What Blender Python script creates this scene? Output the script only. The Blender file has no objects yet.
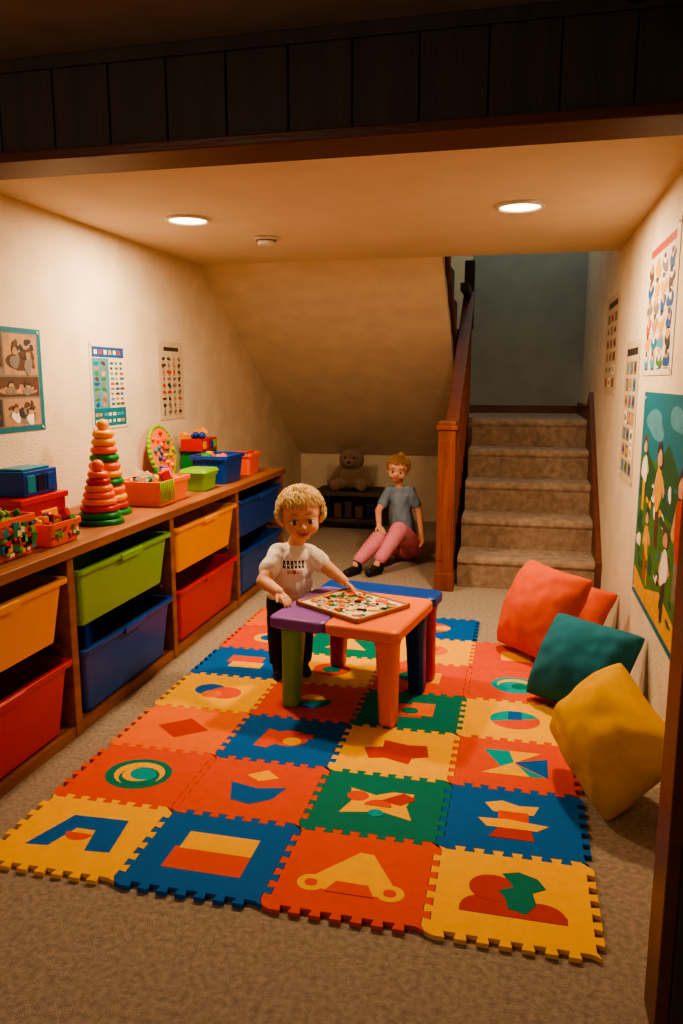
import bpy, bmesh, math, random, time
from mathutils import Vector, Matrix, Euler, noise
random.seed(7)
V=Vector
try: bpy.context.scene.view_settings.look='AgX - Medium High Contrast'
except Exception: pass
# ------------------------------------------------------------------ camera
cam=bpy.data.cameras.new('camera'); camo=bpy.data.objects.new('camera',cam)
bpy.context.collection.objects.link(camo); bpy.context.scene.camera=camo
cam.sensor_fit='VERTICAL'; cam.sensor_height=36; cam.lens=26.86; cam.clip_start=0.02
camo.location=(0,0,1.35); camo.rotation_euler=(math.radians(80.2),0,math.radians(13))
# ------------------------------------------------------------------ materials
def lin(c):
    return tuple((x/12.92 if x<=0.04045 else ((x+0.055)/1.055)**2.4) for x in c)
MATS={}
def mat(name,rgb,rough=0.55,var=0.08,vs=12,bump=0.0,bs=200,emis=0,spec=0.4,rgb2=None,aniso=None,sheen=0,sss=0):
    if name in MATS: return MATS[name]
    m=bpy.data.materials.new(name); m.use_nodes=True; nt=m.node_tree; N=nt.nodes; L=nt.links
    b=N['Principled BSDF']; rgb=lin(rgb); c2=lin(rgb2) if rgb2 else tuple(x*(1-var*3) for x in rgb)
    tc=N.new('ShaderNodeTexCoord'); mp=N.new('ShaderNodeMapping'); L.new(tc.outputs['Object'],mp.inputs[0])
    if aniso: mp.inputs['Scale'].default_value=aniso
    nz=N.new('ShaderNodeTexNoise'); nz.inputs['Scale'].default_value=vs; nz.inputs['Detail'].default_value=5
    L.new(mp.outputs[0],nz.inputs['Vector'])
    mx=N.new('ShaderNodeMix'); mx.data_type='RGBA'
    mr=N.new('ShaderNodeMapRange'); mr.inputs[1].default_value=.3; mr.inputs[2].default_value=.7
    L.new(nz.outputs['Fac'],mr.inputs[0]); L.new(mr.outputs[0],mx.inputs[0])
    mx.inputs[6].default_value=(*rgb,1); mx.inputs[7].default_value=(*c2,1)
    L.new(mx.outputs[2],b.inputs['Base Color'])
    b.inputs['Roughness'].default_value=rough; b.inputs['Specular IOR Level'].default_value=spec
    if sheen: b.inputs['Sheen Weight'].default_value=sheen
    if sss:
        b.inputs['Subsurface Weight'].default_value=sss; b.inputs['Subsurface Radius'].default_value=(.01,.004,.002); b.inputs['Subsurface Scale'].default_value=.6
    if bump:
        n2=N.new('ShaderNodeTexNoise'); n2.inputs['Scale'].default_value=bs; n2.inputs['Detail'].default_value=3
        L.new(mp.outputs[0],n2.inputs['Vector'])
        bp=N.new('ShaderNodeBump'); bp.inputs['Strength'].default_value=bump; bp.inputs['Distance'].default_value=.01
        L.new(n2.outputs['Fac'],bp.inputs['Height']); L.new(bp.outputs[0],b.inputs['Normal'])
    if emis:
        b.inputs['Emission Color'].default_value=(*rgb,1); b.inputs['Emission Strength'].default_value=emis
    MATS[name]=m; return m
M_wall=mat('wall_paint',(.87,.80,.69),.85,.05,6,.35,90)
M_ceil=mat('ceiling_paint',(.86,.80,.71),.9,.03,4,.3,120)
M_carpet=mat('carpet_pile',(.79,.71,.62),1,.14,60,1.0,420,spec=.05,sheen=.15)
M_scarpet=mat('stair_carpet',(.72,.62,.53),1,.14,22,1.0,260,spec=.05,sheen=.15)
M_oak=mat('oak_wood',(.64,.41,.23),.5,.1,3,.15,30,rgb2=(.48,.28,.14),aniso=(6,.8,6))
M_oakz=mat('oak_wood_upright',(.55,.28,.13),.45,.1,3,.15,30,rgb2=(.38,.18,.08),aniso=(8,8,.7))
M_dark=mat('dark_stained_wood',(.29,.24,.21),.6,.1,3,.2,30,rgb2=(.23,.19,.17),aniso=(8,8,.7))
M_trim=mat('walnut_trim',(.42,.23,.15),.4,.1,4,.1,30,aniso=(.8,6,6))
M_shade=mat('cabinet_interior_shade',(.16,.10,.07),.8)  # shade inside the cabinet put into the back panel's colour
M_white=mat('white_plastic',(.88,.86,.82),.4)
M_lamp=mat('lamp_glow',(1,.88,.68),.4,0,emis=16)
M_swell=mat('stairwell_paint',(.60,.61,.57),.9,.05,5,.3,90)
YEL=mat('foam_yellow',(.96,.70,.0),.8,.03,30,.15,300,spec=.2)
BLU=mat('foam_blue',(.0,.36,.66),.8,.04,30,.15,300,spec=.2)
RED=mat('foam_red',(.85,.30,.14),.8,.03,30,.15,300,spec=.2)
GRN=mat('foam_green',(.0,.46,.39),.8,.04,30,.15,300,spec=.2)
ORG=mat('foam_orange',(.92,.43,.14),.8,.03,30,.15,300,spec=.2)
DRD=mat('foam_dark_red',(.72,.20,.05),.8,.03,30,.15,300,spec=.2)
TEA=mat('foam_teal',(.0,.60,.62),.8,.03,30,.15,300,spec=.2)
P=lambda n,c,r=.35:mat('plastic_'+n,c,r,.02,8)
pY=P('yellow',(.94,.62,.0)); pR=P('red',(.74,.08,.02)); pB=P('blue',(.0,.25,.60)); pG=P('lime',(.48,.70,.02))
pO=P('orange',(.95,.36,.04)); pP=P('purple',(.52,.34,.64)); pGr=P('green',(.03,.48,.20)); pT=P('teal',(.03,.50,.60)); pN=P('navy',(.05,.08,.2)); pK=P('black',(.04,.04,.05)); pW=P('ivory',(.92,.88,.76)); pPk=P('pink',(.9,.35,.5)); pLO=P('salmon',(.96,.48,.20))
TOY=[pY,pR,pB,pG,pO,pP,pGr,pT,pW,pPk]
# ------------------------------------------------------------------ mesh builder
class MB:
    def __init__(s): s.bm=bmesh.new(); s.mats=[]
    def mi(s,m):
        if m not in s.mats: s.mats.append(m)
        return s.mats.index(m)
    def box(s,a,b,m,M=None):
        x0,y0,z0=a; x1,y1,z1=b
        s.rings([[V((x0,y0,z0)),V((x1,y0,z0)),V((x1,y1,z0)),V((x0,y1,z0))],[V((x0,y0,z1)),V((x1,y0,z1)),V((x1,y1,z1)),V((x0,y1,z1))]],m,M,False)
    def ball(s,c,r,m,M=None,seg=16,rot=None):
        if not hasattr(r,'__len__'): r=(r,r,r)
        R=(rot if rot is not None else Matrix.Identity(3)).to_4x4()
        T_=Matrix.Translation(V(c))@R@Matrix.Diagonal((*r,1))
        if M is not None: T_=M@T_
        k=max(6,seg*2//3); bm=s.bm
        top=bm.verts.new(T_@V((0,0,1))); bot=bm.verts.new(T_@V((0,0,-1))); i_=s.mi(m); rg=[]
        for a in range(1,k):
            t=math.pi*a/k; rg.append([bm.verts.new(T_@V((math.sin(t)*math.cos(2*math.pi*j/seg),math.sin(t)*math.sin(2*math.pi*j/seg),math.cos(t)))) for j in range(seg)])
        F=[]
        for j in range(seg):
            j2=(j+1)%seg
            F.append(bm.faces.new((top,rg[0][j],rg[0][j2]))); F.append(bm.faces.new((bot,rg[-1][j2],rg[-1][j])))
            for a,b in zip(rg,rg[1:]): F.append(bm.faces.new((a[j],b[j],b[j2],a[j2])))
        for f in F: f.material_index=i_; f.smooth=True
    def cone(s,p,r1,q,r2,m,M=None,seg=16):
        p=V(p);q=V(q);d=q-p
        if d.length<1e-6: return
        Q=V((0,0,1)).rotation_difference(d).to_matrix()
        A=[Q@V((math.cos(2*math.pi*j/seg),math.sin(2*math.pi*j/seg),0)) for j in range(seg)]
        s.rings([[p+a*r1 for a in A],[q+a*r2 for a in A]],m,M,True,True)
    def capsule(s,p,r1,q,r2,m,M=None,seg=14):
        s.cone(p,r1,q,r2,m,M,seg); s.ball(p,r1,m,M,seg); s.ball(q,r2,m,M,seg)
    def prism(s,pts,z0,z1,m,M=None):
        s.rings([[V((x,y,z0)) for x,y in pts],[V((x,y,z1)) for x,y in pts]],m,M,False)
    def rings(s,rs,m,M=None,smooth=True,flatcaps=False):
        bm=s.bm; i_=s.mi(m)
        R=[[bm.verts.new((M@p) if M is not None else p) for p in r] for r in rs]; n=len(rs[0])
        for a,b in zip(R,R[1:]):
            for i in range(n):
                f=bm.faces.new((a[i],a[(i+1)%n],b[(i+1)%n],b[i])); f.material_index=i_; f.smooth=smooth
        for f in (bm.faces.new(R[0][::-1]),bm.faces.new(R[-1])): f.material_index=i_; f.smooth=smooth and not flatcaps
    def tube(s,path,rad,m,M=None,seg=6):
        path=[V(p) for p in path]; rs=[]; n=len(path)
        t0=(path[1]-path[0]).normalized(); up=V((0,0,1)) if abs(t0.z)<.9 else V((1,0,0)); u=t0.cross(up).normalized()
        for i,p in enumerate(path):
            t=(path[min(i+1,n-1)]-path[max(i-1,0)]).normalized(); u=(u-t*u.dot(t)).normalized(); w=t.cross(u)
            r=rad[i] if hasattr(rad,'__len__') else rad
            rs.append([p+(u*math.cos(a)+w*math.sin(a))*r for a in [2*math.pi*k/seg for k in range(seg)]])
        s.rings(rs,m,M)
    def torus(s,c,R,r,m,M=None,seg=28,k=10):
        i_=s.mi(m); B=[]
        for i in range(seg):
            a=2*math.pi*i/seg
            B.append([s.bm.verts.new(V(c)+V(((R+r*math.cos(b))*math.cos(a),(R+r*math.cos(b))*math.sin(a),r*math.sin(b)))) for b in [2*math.pi*j/k for j in range(k)]])
        for a,b in zip(B,B[1:]+B[:1]):
            for i in range(k):
                f=s.bm.faces.new((a[i],b[i],b[(i+1)%k],a[(i+1)%k])); f.material_index=i_; f.smooth=True
    def rrect(s,hx,hy,r,z,n=4,c=(0,0)):
        o=[]
        for sx,sy,a0 in ((1,1,0),(-1,1,90),(-1,-1,180),(1,-1,270)):
            for k in range(n+1):
                a=math.radians(a0+90*k/n); o.append(V((c[0]+sx*(hx-r)+r*math.cos(a),c[1]+sy*(hy-r)+r*math.sin(a),z)))
        return o
    def tub(s,hx,hy,h,m,M=None,taper=.86,r=.03,lip=.014,th=.006):
        bx,by=hx*taper,hy*taper
        R=s.rrect
        s.rings([R(bx-th,by-th,r*.7,th),R(hx-th,hy-th,r*.9,h),R(hx+lip,hy+lip,r,h),R(hx+lip,hy+lip,r,h-.02),R(hx,hy,r,h-.02),R(bx,by,r*.8,0)],m,M,smooth=False)
    def obj(s,name,parent=None,loc=None,rot=None,bevel=0,bang=35):
        bmesh.ops.recalc_face_normals(s.bm,faces=s.bm.faces)
        me=bpy.data.meshes.new(name); s.bm.to_mesh(me); s.bm.free()
        for m in s.mats: me.materials.append(m)
        o=bpy.data.objects.new(name,me); bpy.context.collection.objects.link(o)
        if loc: o.location=loc
        if rot: o.rotation_euler=rot
        if parent: o.parent=parent
        if bevel:
            b=o.modifiers.new('bevel','BEVEL'); b.width=bevel; b.segments=2; b.limit_method='ANGLE'; b.angle_limit=math.radians(bang)
        return o
def empty(name,loc=(0,0,0),rotz=0):
    e=bpy.data.objects.new(name,None); bpy.context.collection.objects.link(e); e.location=loc; e.rotation_euler=(0,0,rotz); e.empty_display_size=.1; return e
def TR(x,y,z,rz=0,rx=0,ry=0): return Matrix.Translation((x,y,z))@Euler((rx,ry,rz)).to_matrix().to_4x4()
def simplebox(name,a,b,m,bev=0):
    mb=MB(); mb.box(a,b,m); return mb.obj(name,bevel=bev)
T=Matrix(((0,0,1,0),(1,0,0,0),(0,1,0,0),(0,0,0,1)))   # (y,z,x)->world
def blobpoly(u,v,ru,rv,seed):
    rnd=random.Random(seed); ph=[rnd.random()*6 for _ in range(3)]
    return [(u+ru*(1+.18*math.sin(2*t+ph[0])+.12*math.sin(3*t+ph[1]))*math.cos(t),v+rv*(1+.18*math.sin(2*t+ph[0])+.12*math.sin(3*t+ph[1]))*math.sin(t)) for t in [k*.314159 for k in range(20)]]
# ------------------------------------------------------------------ figures (built first)
def blob(name,elems,voxel,sm,mats,parent=None,colorer=None):
    mb=MB(); m0=mats[0]
    for el in elems:
        if el[0]=='c': mb.capsule(el[1],el[2],el[3],el[4],m0,seg=20)
        else: mb.ball(el[1],el[2],m0,seg=28,rot=el[3] if len(el)>3 else None)
    o=mb.obj(name)
    r=o.modifiers.new('r','REMESH'); r.mode='VOXEL'; r.voxel_size=voxel; r.use_smooth_shade=True
    s=o.modifiers.new('s','SMOOTH'); s.factor=.5; s.iterations=sm
    dg=bpy.context.evaluated_depsgraph_get()
    me=bpy.data.meshes.new_from_object(o.evaluated_get(dg)); o.modifiers.clear(); o.data=me; me.name=name
    me.materials.clear()
    for m in mats: me.materials.append(m)
    if colorer:
        for p in me.polygons: p.material_index=colorer(p.center)
    if parent: o.parent=parent
    return o
def folds(o,amp,sc,seed=0):
    me=o.data; n_=len(me.vertices); nr=[0.0]*(n_*3); co=[0.0]*(n_*3)
    me.vertices.foreach_get('normal',nr); me.vertices.foreach_get('co',co)
    for i in range(0,n_*3,3):
        n=noise.noise(V((co[i]*sc+seed,co[i+1]*sc,co[i+2]*sc*.55))); k=amp*(1-3.2*abs(n))
        co[i]+=nr[i]*k; co[i+1]+=nr[i+1]*k; co[i+2]+=nr[i+2]*k
    me.vertices.foreach_set('co',co); me.update()
def hand(wrist,d,pn,thumbside,s,curl=.35):
    w=V(wrist); d=V(d).normalized(); pn=V(pn); pn=(pn-d*pn.dot(d)).normalized(); sd=d.cross(pn)*thumbside
    E=[]; pl=s*.5
    for k,off in enumerate((.30,.10,-.10,-.28)):
        base=w+d*pl*.95+sd*s*off*.62
        E.append(('c',w+d*pl*.12+sd*s*off*.35,s*.10,base,s*.088))
        L=s*(.46,.52,.48,.38)[k]; r=s*.066
        d1=(d*math.cos(curl*.5)+pn*math.sin(curl*.5)+sd*off*.55).normalized()
        d2=(d*math.cos(curl*1.2)+pn*math.sin(curl*1.2)+sd*off*.4).normalized()
        d3=(d*math.cos(curl*1.9)+pn*math.sin(curl*1.9)).normalized()
        a=base+d1*L*.45; b=a+d2*L*.32; c_=b+d3*L*.23
        E+=[('c',base,r*1.05,a,r),('c',a,r,b,r*.92),('c',b,r*.92,c_,r*.8)]
    t0=w+d*pl*.25+sd*s*.18; t1=w+d*pl*.62+sd*s*.36+pn*s*.05; t2=w+d*pl*1.0+sd*s*.45+pn*s*.08
    E+=[('c',t0,s*.10,t1,s*.082),('c',t1,s*.078,t2,s*.062)]
    return E
EZ=-.045
def head_elems(H,M):
    S=lambda *a:tuple(x*H for x in a)
    E=[('e',S(0,.07,.10),S(.40,.45,.39)),('e',S(0,-.05,-.12),S(.345,.34,.31)),('e',S(.155,-.19,-.19),S(.165,.165,.15)),('e',S(-.155,-.19,-.19),S(.165,.165,.15)),
       ('e',S(0,-.24,-.36),S(.13,.11,.085)),('c',S(0,-.37,-.05),.030*H,S(0,-.425,-.13),.042*H),('e',S(0,-.425,-.140),S(.072,.045,.038)),
       ('e',S(0,-.335,-.26),S(.12,.05,.06)),
       ('e',S(.385,.05,-.10),S(.045,.085,.11)),('e',S(-.385,.05,-.10),S(.045,.085,.11)),('e',S(0,-.30,.14),S(.26,.08,.14))]
    out=[]
    for el in E:
        if el[0]=='e': out.append(('e',M@V(el[1]),el[2],M.to_3x3()))
        else: out.append(('c',M@V(el[1]),el[2],M@V(el[3]),el[4]))
    return out
def face_parts(parent,H,M,iris,brow,lipm):
    S=lambda *a:V([x*H for x in a])
    ew=mat('eye_white_glint',(.90,.87,.83),.2,0); pu=mat('pupil',(.02,.02,.02),.1,0); tooth=mat('teeth',(.93,.9,.84),.3,0); ins=mat('mouth_inner',(.40,.13,.11),.6,0)
    mb=MB()
    for s in (-1,1):
        mb.ball(S(s*.155,-.300,EZ),(.090*H,.078*H,.058*H),ew,M,16); mb.ball(S(s*.152,-.332,EZ),(.054*H,.052*H,.054*H),iris,M,14); mb.ball(S(s*.150,-.364,EZ),.029*H,pu,M,10); mb.ball(S(s*.138,-.390,EZ+.018),.008*H,ew,M,6)  # last small white bead is a glint modelled onto the pupil
        mb.tube([M@S(s*.070,-.358,EZ+.02),M@S(s*.115,-.378,EZ+.058),M@S(s*.18,-.368,EZ+.060),M@S(s*.245,-.318,EZ+.018)],.009*H,brow,seg=6)
        mb.tube([M@S(s*.075,-.388,EZ+.145),M@S(s*.15,-.380,EZ+.165),M@S(s*.235,-.330,EZ+.14)],[.008*H,.012*H,.006*H],brow,seg=6)
        mb.ball(S(s*.026,-.455,-.165),.009*H,lipm,M,6)
    mb.obj('eyes_and_brows',parent=parent)
    mb=MB()
    up=[S(-.135,-.330,-.222),S(-.08,-.378,-.248),S(0,-.396,-.255),S(.08,-.378,-.248),S(.135,-.330,-.222)]
    lo=[S(-.135,-.330,-.222),S(-.08,-.368,-.298),S(0,-.386,-.322),S(.08,-.368,-.298),S(.135,-.330,-.222)]
    mb.tube([M@p for p in up],[.006*H,.012*H,.014*H,.012*H,.006*H],lipm,seg=8); mb.tube([M@p for p in lo],[.006*H,.015*H,.019*H,.015*H,.006*H],lipm,seg=8)
    mb.ball(S(0,-.355,-.278),(.095*H,.030*H,.032*H),ins,M,12); mb.ball(S(0,-.366,-.266),(.072*H,.024*H,.016*H),tooth,M,12)
    mb.obj('mouth',parent=parent)
class Raw:
    def __init__(s): s.v=[];s.f=[];s.mi=[]
    def tube(s,path,rad,mi):
        n=len(path); b0=len(s.v)
        t0=(path[1]-path[0]).normalized(); up=V((0,0,1)) if abs(t0.z)<.9 else V((1,0,0)); u=t0.cross(up).normalized()
        for i,p in enumerate(path):
            t=(path[min(i+1,n-1)]-path[max(i-1,0)]).normalized(); u=(u-t*u.dot(t)).normalized(); w=t.cross(u); r=rad[i]
            for a,b in ((1,0),(0,1),(-1,0),(0,-1)): s.v.append(p+(u*a+w*b)*r)
        for i in range(n-1):
            for j in range(4):
                s.f.append((b0+i*4+j,b0+i*4+(j+1)%4,b0+i*4+4+(j+1)%4,b0+i*4+4+j)); s.mi.append(mi)
        s.f.append((b0+3,b0+2,b0+1,b0)); k=b0+(n-1)*4; s.f.append((k,k+1,k+2,k+3)); s.mi+= [mi,mi]
    def obj(s,name,mats,parent):
        me=bpy.data.meshes.new(name); me.from_pydata([tuple(p) for p in s.v],[],s.f)
        for m in mats: me.materials.append(m)
        me.polygons.foreach_set('material_index',s.mi); me.polygons.foreach_set('use_smooth',[True]*len(s.f)); me.update()
        o=bpy.data.objects.new(name,me); bpy.context.collection.objects.link(o); o.parent=parent; return o
def strands(M,H,mats,n,seed,rad=.0024,length=.10,lo=-.1,wave=.003,fly=100,tuft=None,hl=.36,parent=None,turns=7):
    random.seed(seed); mb=Raw(); i=0; c=V((0,.10,.12))*H; NM=len(mats); rm=lambda:random.randrange(NM)
    K=V((.43,.47,.41))*H
    def surf(d,o=0): return c+V((d.x*K.x,d.y*K.y,d.z*K.z))*(1+o)
    crown=V((0,.35,.94)).normalized()
    while i<n:
        d=V((random.gauss(0,1),random.gauss(0,1),random.gauss(0,1))).normalized()
        if d.z<lo or (d.y<-.10 and d.z<hl and abs(d.x)<.88) : continue
        i+=1; path=[]; o0=random.uniform(.0,.05); ph=random.random()*6.28; L=length*random.uniform(.6,1.2)
        t=(d-crown*d.dot(crown)); t=(t-d*t.dot(d)); t=t.normalized() if t.length>1e-3 else V((1,0,0))
        t=(t+V((random.uniform(-.35,.35),random.uniform(-.35,.35),random.uniform(-.2,.2)))); t=(t-d*t.dot(d)).normalized(); b=d.cross(t)
        steps=9; ang=L/(.43*H)
        for k in range(steps):
            u=k/(steps-1); a=ang*(u-.35); dd=(d*math.cos(a)+t*math.sin(a)).normalized()
            if dd.y<-.25 and dd.z<.22 and u>.4 and abs(dd.x)<.85: break
            q=surf(dd,o0+.03*u*u)+b*wave*math.sin(ph+u*turns)+dd*(wave*math.cos(ph+u*turns)+wave)
            path.append(M@q)
        if len(path)>3:
            m_=len(path); mb.tube(path,[rad*(.5+.5*math.sin(math.pi*(k+.8)/(m_+.6))) for k in range(m_)],rm())
    for j in range(fly):
        d=V((random.gauss(0,1),random.gauss(0,1)+.4,abs(random.gauss(0,1)))).normalized()
        if d.y<-.3 and d.z<.5: continue
        p=surf(d); b=V((random.uniform(-1,1),random.uniform(-1,1),random.uniform(-1,1))); b=(b-d*b.dot(d)).normalized()
        mb.tube([M@(p+d*.004),M@(p+d*.012+b*.006),M@(p+d*.016+b*.016),M@(p+d*.013+b*.026)],[rad*.6,rad*.6,rad*.5,rad*.25],rm())
    for tf in (tuft or []):
        tp=V(tf[:3])*H; ax=V(tf[3:6]).normalized(); sx=ax.cross(V((0,1,0))).normalized(); sy=ax.cross(sx); sc=tf[6]
        for j in range(110):
            a=random.random()*6.28; r=random.random(); b=sx*math.cos(a)+sy*math.sin(a); L=random.uniform(.5,1)*sc
            mb.tube([M@(tp+b*.004),M@(tp+ax*.018*L+b*.006*sc),M@(tp+ax*.027*L+b*(.010+.012*r)*sc),M@(tp+ax*.022*L+b*(.018+.016*r)*sc+V((0,0,-.004))),M@(tp+ax*.008*L+b*(.022+.018*r)*sc+V((0,0,-.010)))],[rad,rad,rad*.9,rad*.8,rad*.4],rm())
    return mb.obj('hair_strands',mats,parent)
skin=mat('skin',(.90,.67,.54),.6,.05,30,.06,260,spec=.25,sss=.12); lip=mat('lips',(.80,.46,.41),.5,.02)
blonde=mat('blonde_hair',(.93,.79,.54),.6,.08,60,spec=.25); blonded=mat('blonde_brow',(.68,.50,.35),.7)
brownh=mat('light_brown_hair',(.66,.49,.33),.6,.1,60,spec=.25)
tee=mat('white_cotton',(.93,.90,.85),.9,.02,15,.3,120); teep=mat('tee_print',(.18,.12,.14),.8); denim=mat('dark_trousers',(.13,.13,.18),.85,.1,40,.3,300)
tod=empty('toddler')
MT=TR(-.985,3.22,.015,math.radians(25)); MI=MT.inverted()
W=lambda *p:MT@V(p)
shirt=[('e',W(0,-.004,.44),(.106,.096,.09)),('e',W(.006,-.010,.50),(.101,.090,.085)),('e',W(.010,-.010,.548),(.092,.074,.060)),('e',W(.014,-.012,.575),(.080,.058,.042))]
SL=W(.078,-.02,.575); SR=W(-.054,-.02,.580)
EL=V((-.800,3.215,.52)); HL=V((-.725,3.19,.475))
ER=V((-1.045,3.03,.495)); HR=V((-.955,2.965,.472))
shirt+=[('c',SL,.038,SL.lerp(EL,.58),.045),('c',SR,.038,SR.lerp(ER,.58),.045),('c',SL,.036,SR,.036),('e',W(0,.0,.385),(.109,.095,.05)),
 ('c',W(.055,-.015,.54),.05,W(-.035,-.015,.54),.05)]
def shirtcol(c):
    p=MI@c
    x=p.x-.01
    if p.y<-.02 and abs(x)<.050 and .495<p.z<.55:
        u=(x+.050)/.100*6; v=(p.z-.495)/.055
        if v>.42 and (u%1)<.70 and not(.62<v<.78 and .28<(u%1)<.45): return 1
        if v<.28 and abs(x)<.035 and (x*160)%1<.7: return 2
    return 0
o=blob('shirt',shirt,.0035,12,[tee,teep,mat('tee_print_red',(.7,.2,.15),.8)],tod,shirtcol); folds(o,.0030,24)
pants=[('e',W(0,.0,.375),(.092,.080,.06))]
for s in (-1,1):
    pants+=[('c',W(s*.046,0,.35),.060,W(s*.053,-.012,.20),.051),('c',W(s*.053,-.012,.20),.051,W(s*.056,.0,.075),.042)]
o=blob('trousers',pants,.004,6,[denim],tod); folds(o,.0028,28,4)
Hh=.222
hc=V((-.915,3.175,.765))
MH=Matrix.Translation(hc)@Euler((math.radians(5),math.radians(-4),math.radians(19))).to_matrix().to_4x4()
body=head_elems(Hh,MH)
body+=[('c',W(.012,.01,.57),.036,MH@V((0,.02,-.07)),.036),('e',W(0,0,.53),(.07,.05,.06))]
body+=[('c',SL,.032,EL,.031),('c',EL,.031,HL,.022),('c',SR,.032,ER,.031),('c',ER,.031,HR,.022)]
body+=hand(HL,(.75,-.25,-.45),(-.2,-.3,-1),1,.085,.3)
body+=hand(HR,(.72,-.45,-.42),(0,.1,-1),-1,.085,.35)
blob('body',body,.0030,2,[skin],tod)
face_parts(tod,Hh,MH,mat('iris_blue',(.18,.26,.36),.2,0),blonded,lip)
shoe=mat('dark_shoe',(.10,.09,.11),.6)
for s in (-1,1):
    blob('shoe',[('c',W(s*.056,.012,.030),.028,W(s*.064,-.07,.022),.023),('c',W(s*.056,.0,.03),.029,W(s*.056,.0,.07),.032)],.004,4,[shoe],tod)
b2=mat('blonde_hair_light',(.98,.88,.68),.6,.06,60,spec=.25); b3=mat('blonde_hair_deep',(.86,.70,.46),.6,.08,60,spec=.2)  # paler and deeper blonde tones; the deeper one also colours the base cap
S=lambda *a:V([x*Hh for x in a])
blob('hair_base',[('e',MH@S(0,.112,.14),S(.412,.446,.372),MH.to_3x3()),('e',MH@S(0,.2,-.05),S(.40,.33,.36),MH.to_3x3())],.004,2,[b3],tod)
strands(MH,Hh,[blonde,b2,b3,b2],900,3,.0016,.075,lo=-.5,wave=.0048,fly=450,turns=11,tuft=[(.0,.0,.50,0,-.1,1,1.0),(.41,.10,.02,1,-.2,-.1,.9),(-.41,.10,.02,-1,-.2,-.1,.9)],parent=tod)
kid=empty('seated_child')
H2=.195
hc2=V((-.860,5.59,.700)); MH2=Matrix.Translation(hc2)@Euler((math.radians(8),math.radians(6),math.radians(2))).to_matrix().to_4x4()
body=head_elems(H2,MH2)
sL=V((-.775,5.64,.535)); sR=V((-.925,5.62,.530)); eL=V((-.70,5.61,.38)); wL=V((-.665,5.50,.23)); eR=V((-.995,5.53,.39)); wR=V((-.965,5.40,.300))
body+=[('c',(-.852,5.65,.50),.033,hc2+V((0,.02,-.07)),.033),('c',sL,.030,eL,.026),('c',eL,.026,wL,.019),('c',sR,.030,eR,.026),('c',eR,.026,wR,.019),('e',(-.85,5.64,.45),(.07,.05,.1))]
body+=hand(wL,(.1,-.25,-.9),(-.6,-.4,0),1,.10,.4)+hand(wR,(.45,-.65,-.35),(.1,-.2,-1),-1,.10,.5)
hl=V((-.735,5.60,.115)); hr=V((-.87,5.60,.115)); k1=V((-.81,5.34,.285)); a1=V((-.93,5.15,.075)); k2=V((-.965,5.36,.205)); a2=V((-1.08,5.12,.07))
body+=[('c',a1+V((.03,.03,.06)),.030,a1,.027),('c',a2+V((.03,.04,.05)),.030,a2,.027)]
blob('body',body,.0038,2,[skin],kid)
o=blob('shirt',[('c',(-.81,5.61,.19),.093,(-.845,5.635,.44),.080),('e',(-.848,5.635,.47),(.088,.068,.072)),('c',sL,.036,sR,.036),('c',sL,.037,sL.lerp(eL,.65),.039),('c',sR,.037,sR.lerp(eR,.65),.039)],.005,9,[mat('grey_blue_cotton',(.47,.55,.63),.9,.05,15,.3,120)],kid); folds(o,.004,18,2)
o=blob('leggings',[('e',(-.80,5.62,.105),(.115,.105,.09)),('c',hl,.078,k1,.064),('c',k1,.064,a1+V((.02,.02,.04)),.043),('c',hr,.078,k2,.064),('c',k2,.064,a2+V((.02,.03,.03)),.043)],.005,6,[mat('pink_leggings',(.90,.54,.62),.9,.04,20,.2,200)],kid); folds(o,.002,20,8)
for a in (a1,a2):
    blob('shoe',[('c',a+V((.01,.02,-.035)),.034,a+V((-.045,-.09,-.042)),.028),('c',a+V((.01,.02,-.03)),.034,a+V((.01,.015,.01)),.035)],.005,4,[shoe],kid)
face_parts(kid,H2,MH2,mat('iris_brown',(.25,.16,.10),.2,0),brownh,lip)
S=lambda *a:V([x*H2 for x in a])
blob('hair',[('e',MH2@S(0,.112,.14),S(.418,.450,.38),MH2.to_3x3()),('e',MH2@S(0,.22,-.05),S(.39,.31,.34),MH2.to_3x3()),('e',MH2@S(.05,.15,.54),S(.13,.13,.10),MH2.to_3x3())],.004,3,[brownh],kid)
strands(MH2,H2,[brownh,mat('brown_hair_light',(.76,.59,.41),.6),mat('brown_hair_dark',(.54,.39,.26),.6)],700,9,.0014,.08,lo=-.2,wave=.0010,fly=40,parent=kid)
plush=mat('plush_fur',(.56,.44,.33),1,.12,60,1,300,sheen=.3); nose_=mat('plush_nose',(.1,.07,.06),.5)
e=empty('teddy_bear'); bx,by,bz=-1.47,6.80,.362
E=[('e',(bx,by,bz+.12),(.125,.10,.12)),('e',(bx,by-.02,bz+.275),(.115,.10,.10)),('e',(bx-.09,by,bz+.35),(.036,.022,.036)),('e',(bx+.09,by,bz+.35),(.036,.022,.036)),('e',(bx,by-.11,bz+.25),(.05,.045,.04)),
('c',(bx-.10,by-.02,bz+.18),.042,(bx-.18,by-.07,bz+.07),.040),('c',(bx+.10,by-.02,bz+.18),.042,(bx+.18,by-.07,bz+.07),.040),('c',(bx-.07,by-.05,bz+.055),.052,(bx-.12,by-.16,bz+.055),.05),('c',(bx+.07,by-.05,bz+.055),.052,(bx+.12,by-.16,bz+.055),.05)]
blob('bear_body',E,.006,4,[plush],e)
mb=MB(); mb.ball((bx,by-.152,bz+.262),(.015,.01,.011),nose_); mb.ball((bx-.04,by-.112,bz+.30),.010,nose_); mb.ball((bx+.04,by-.112,bz+.30),.010,nose_); mb.obj('bear_face',parent=e)
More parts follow.
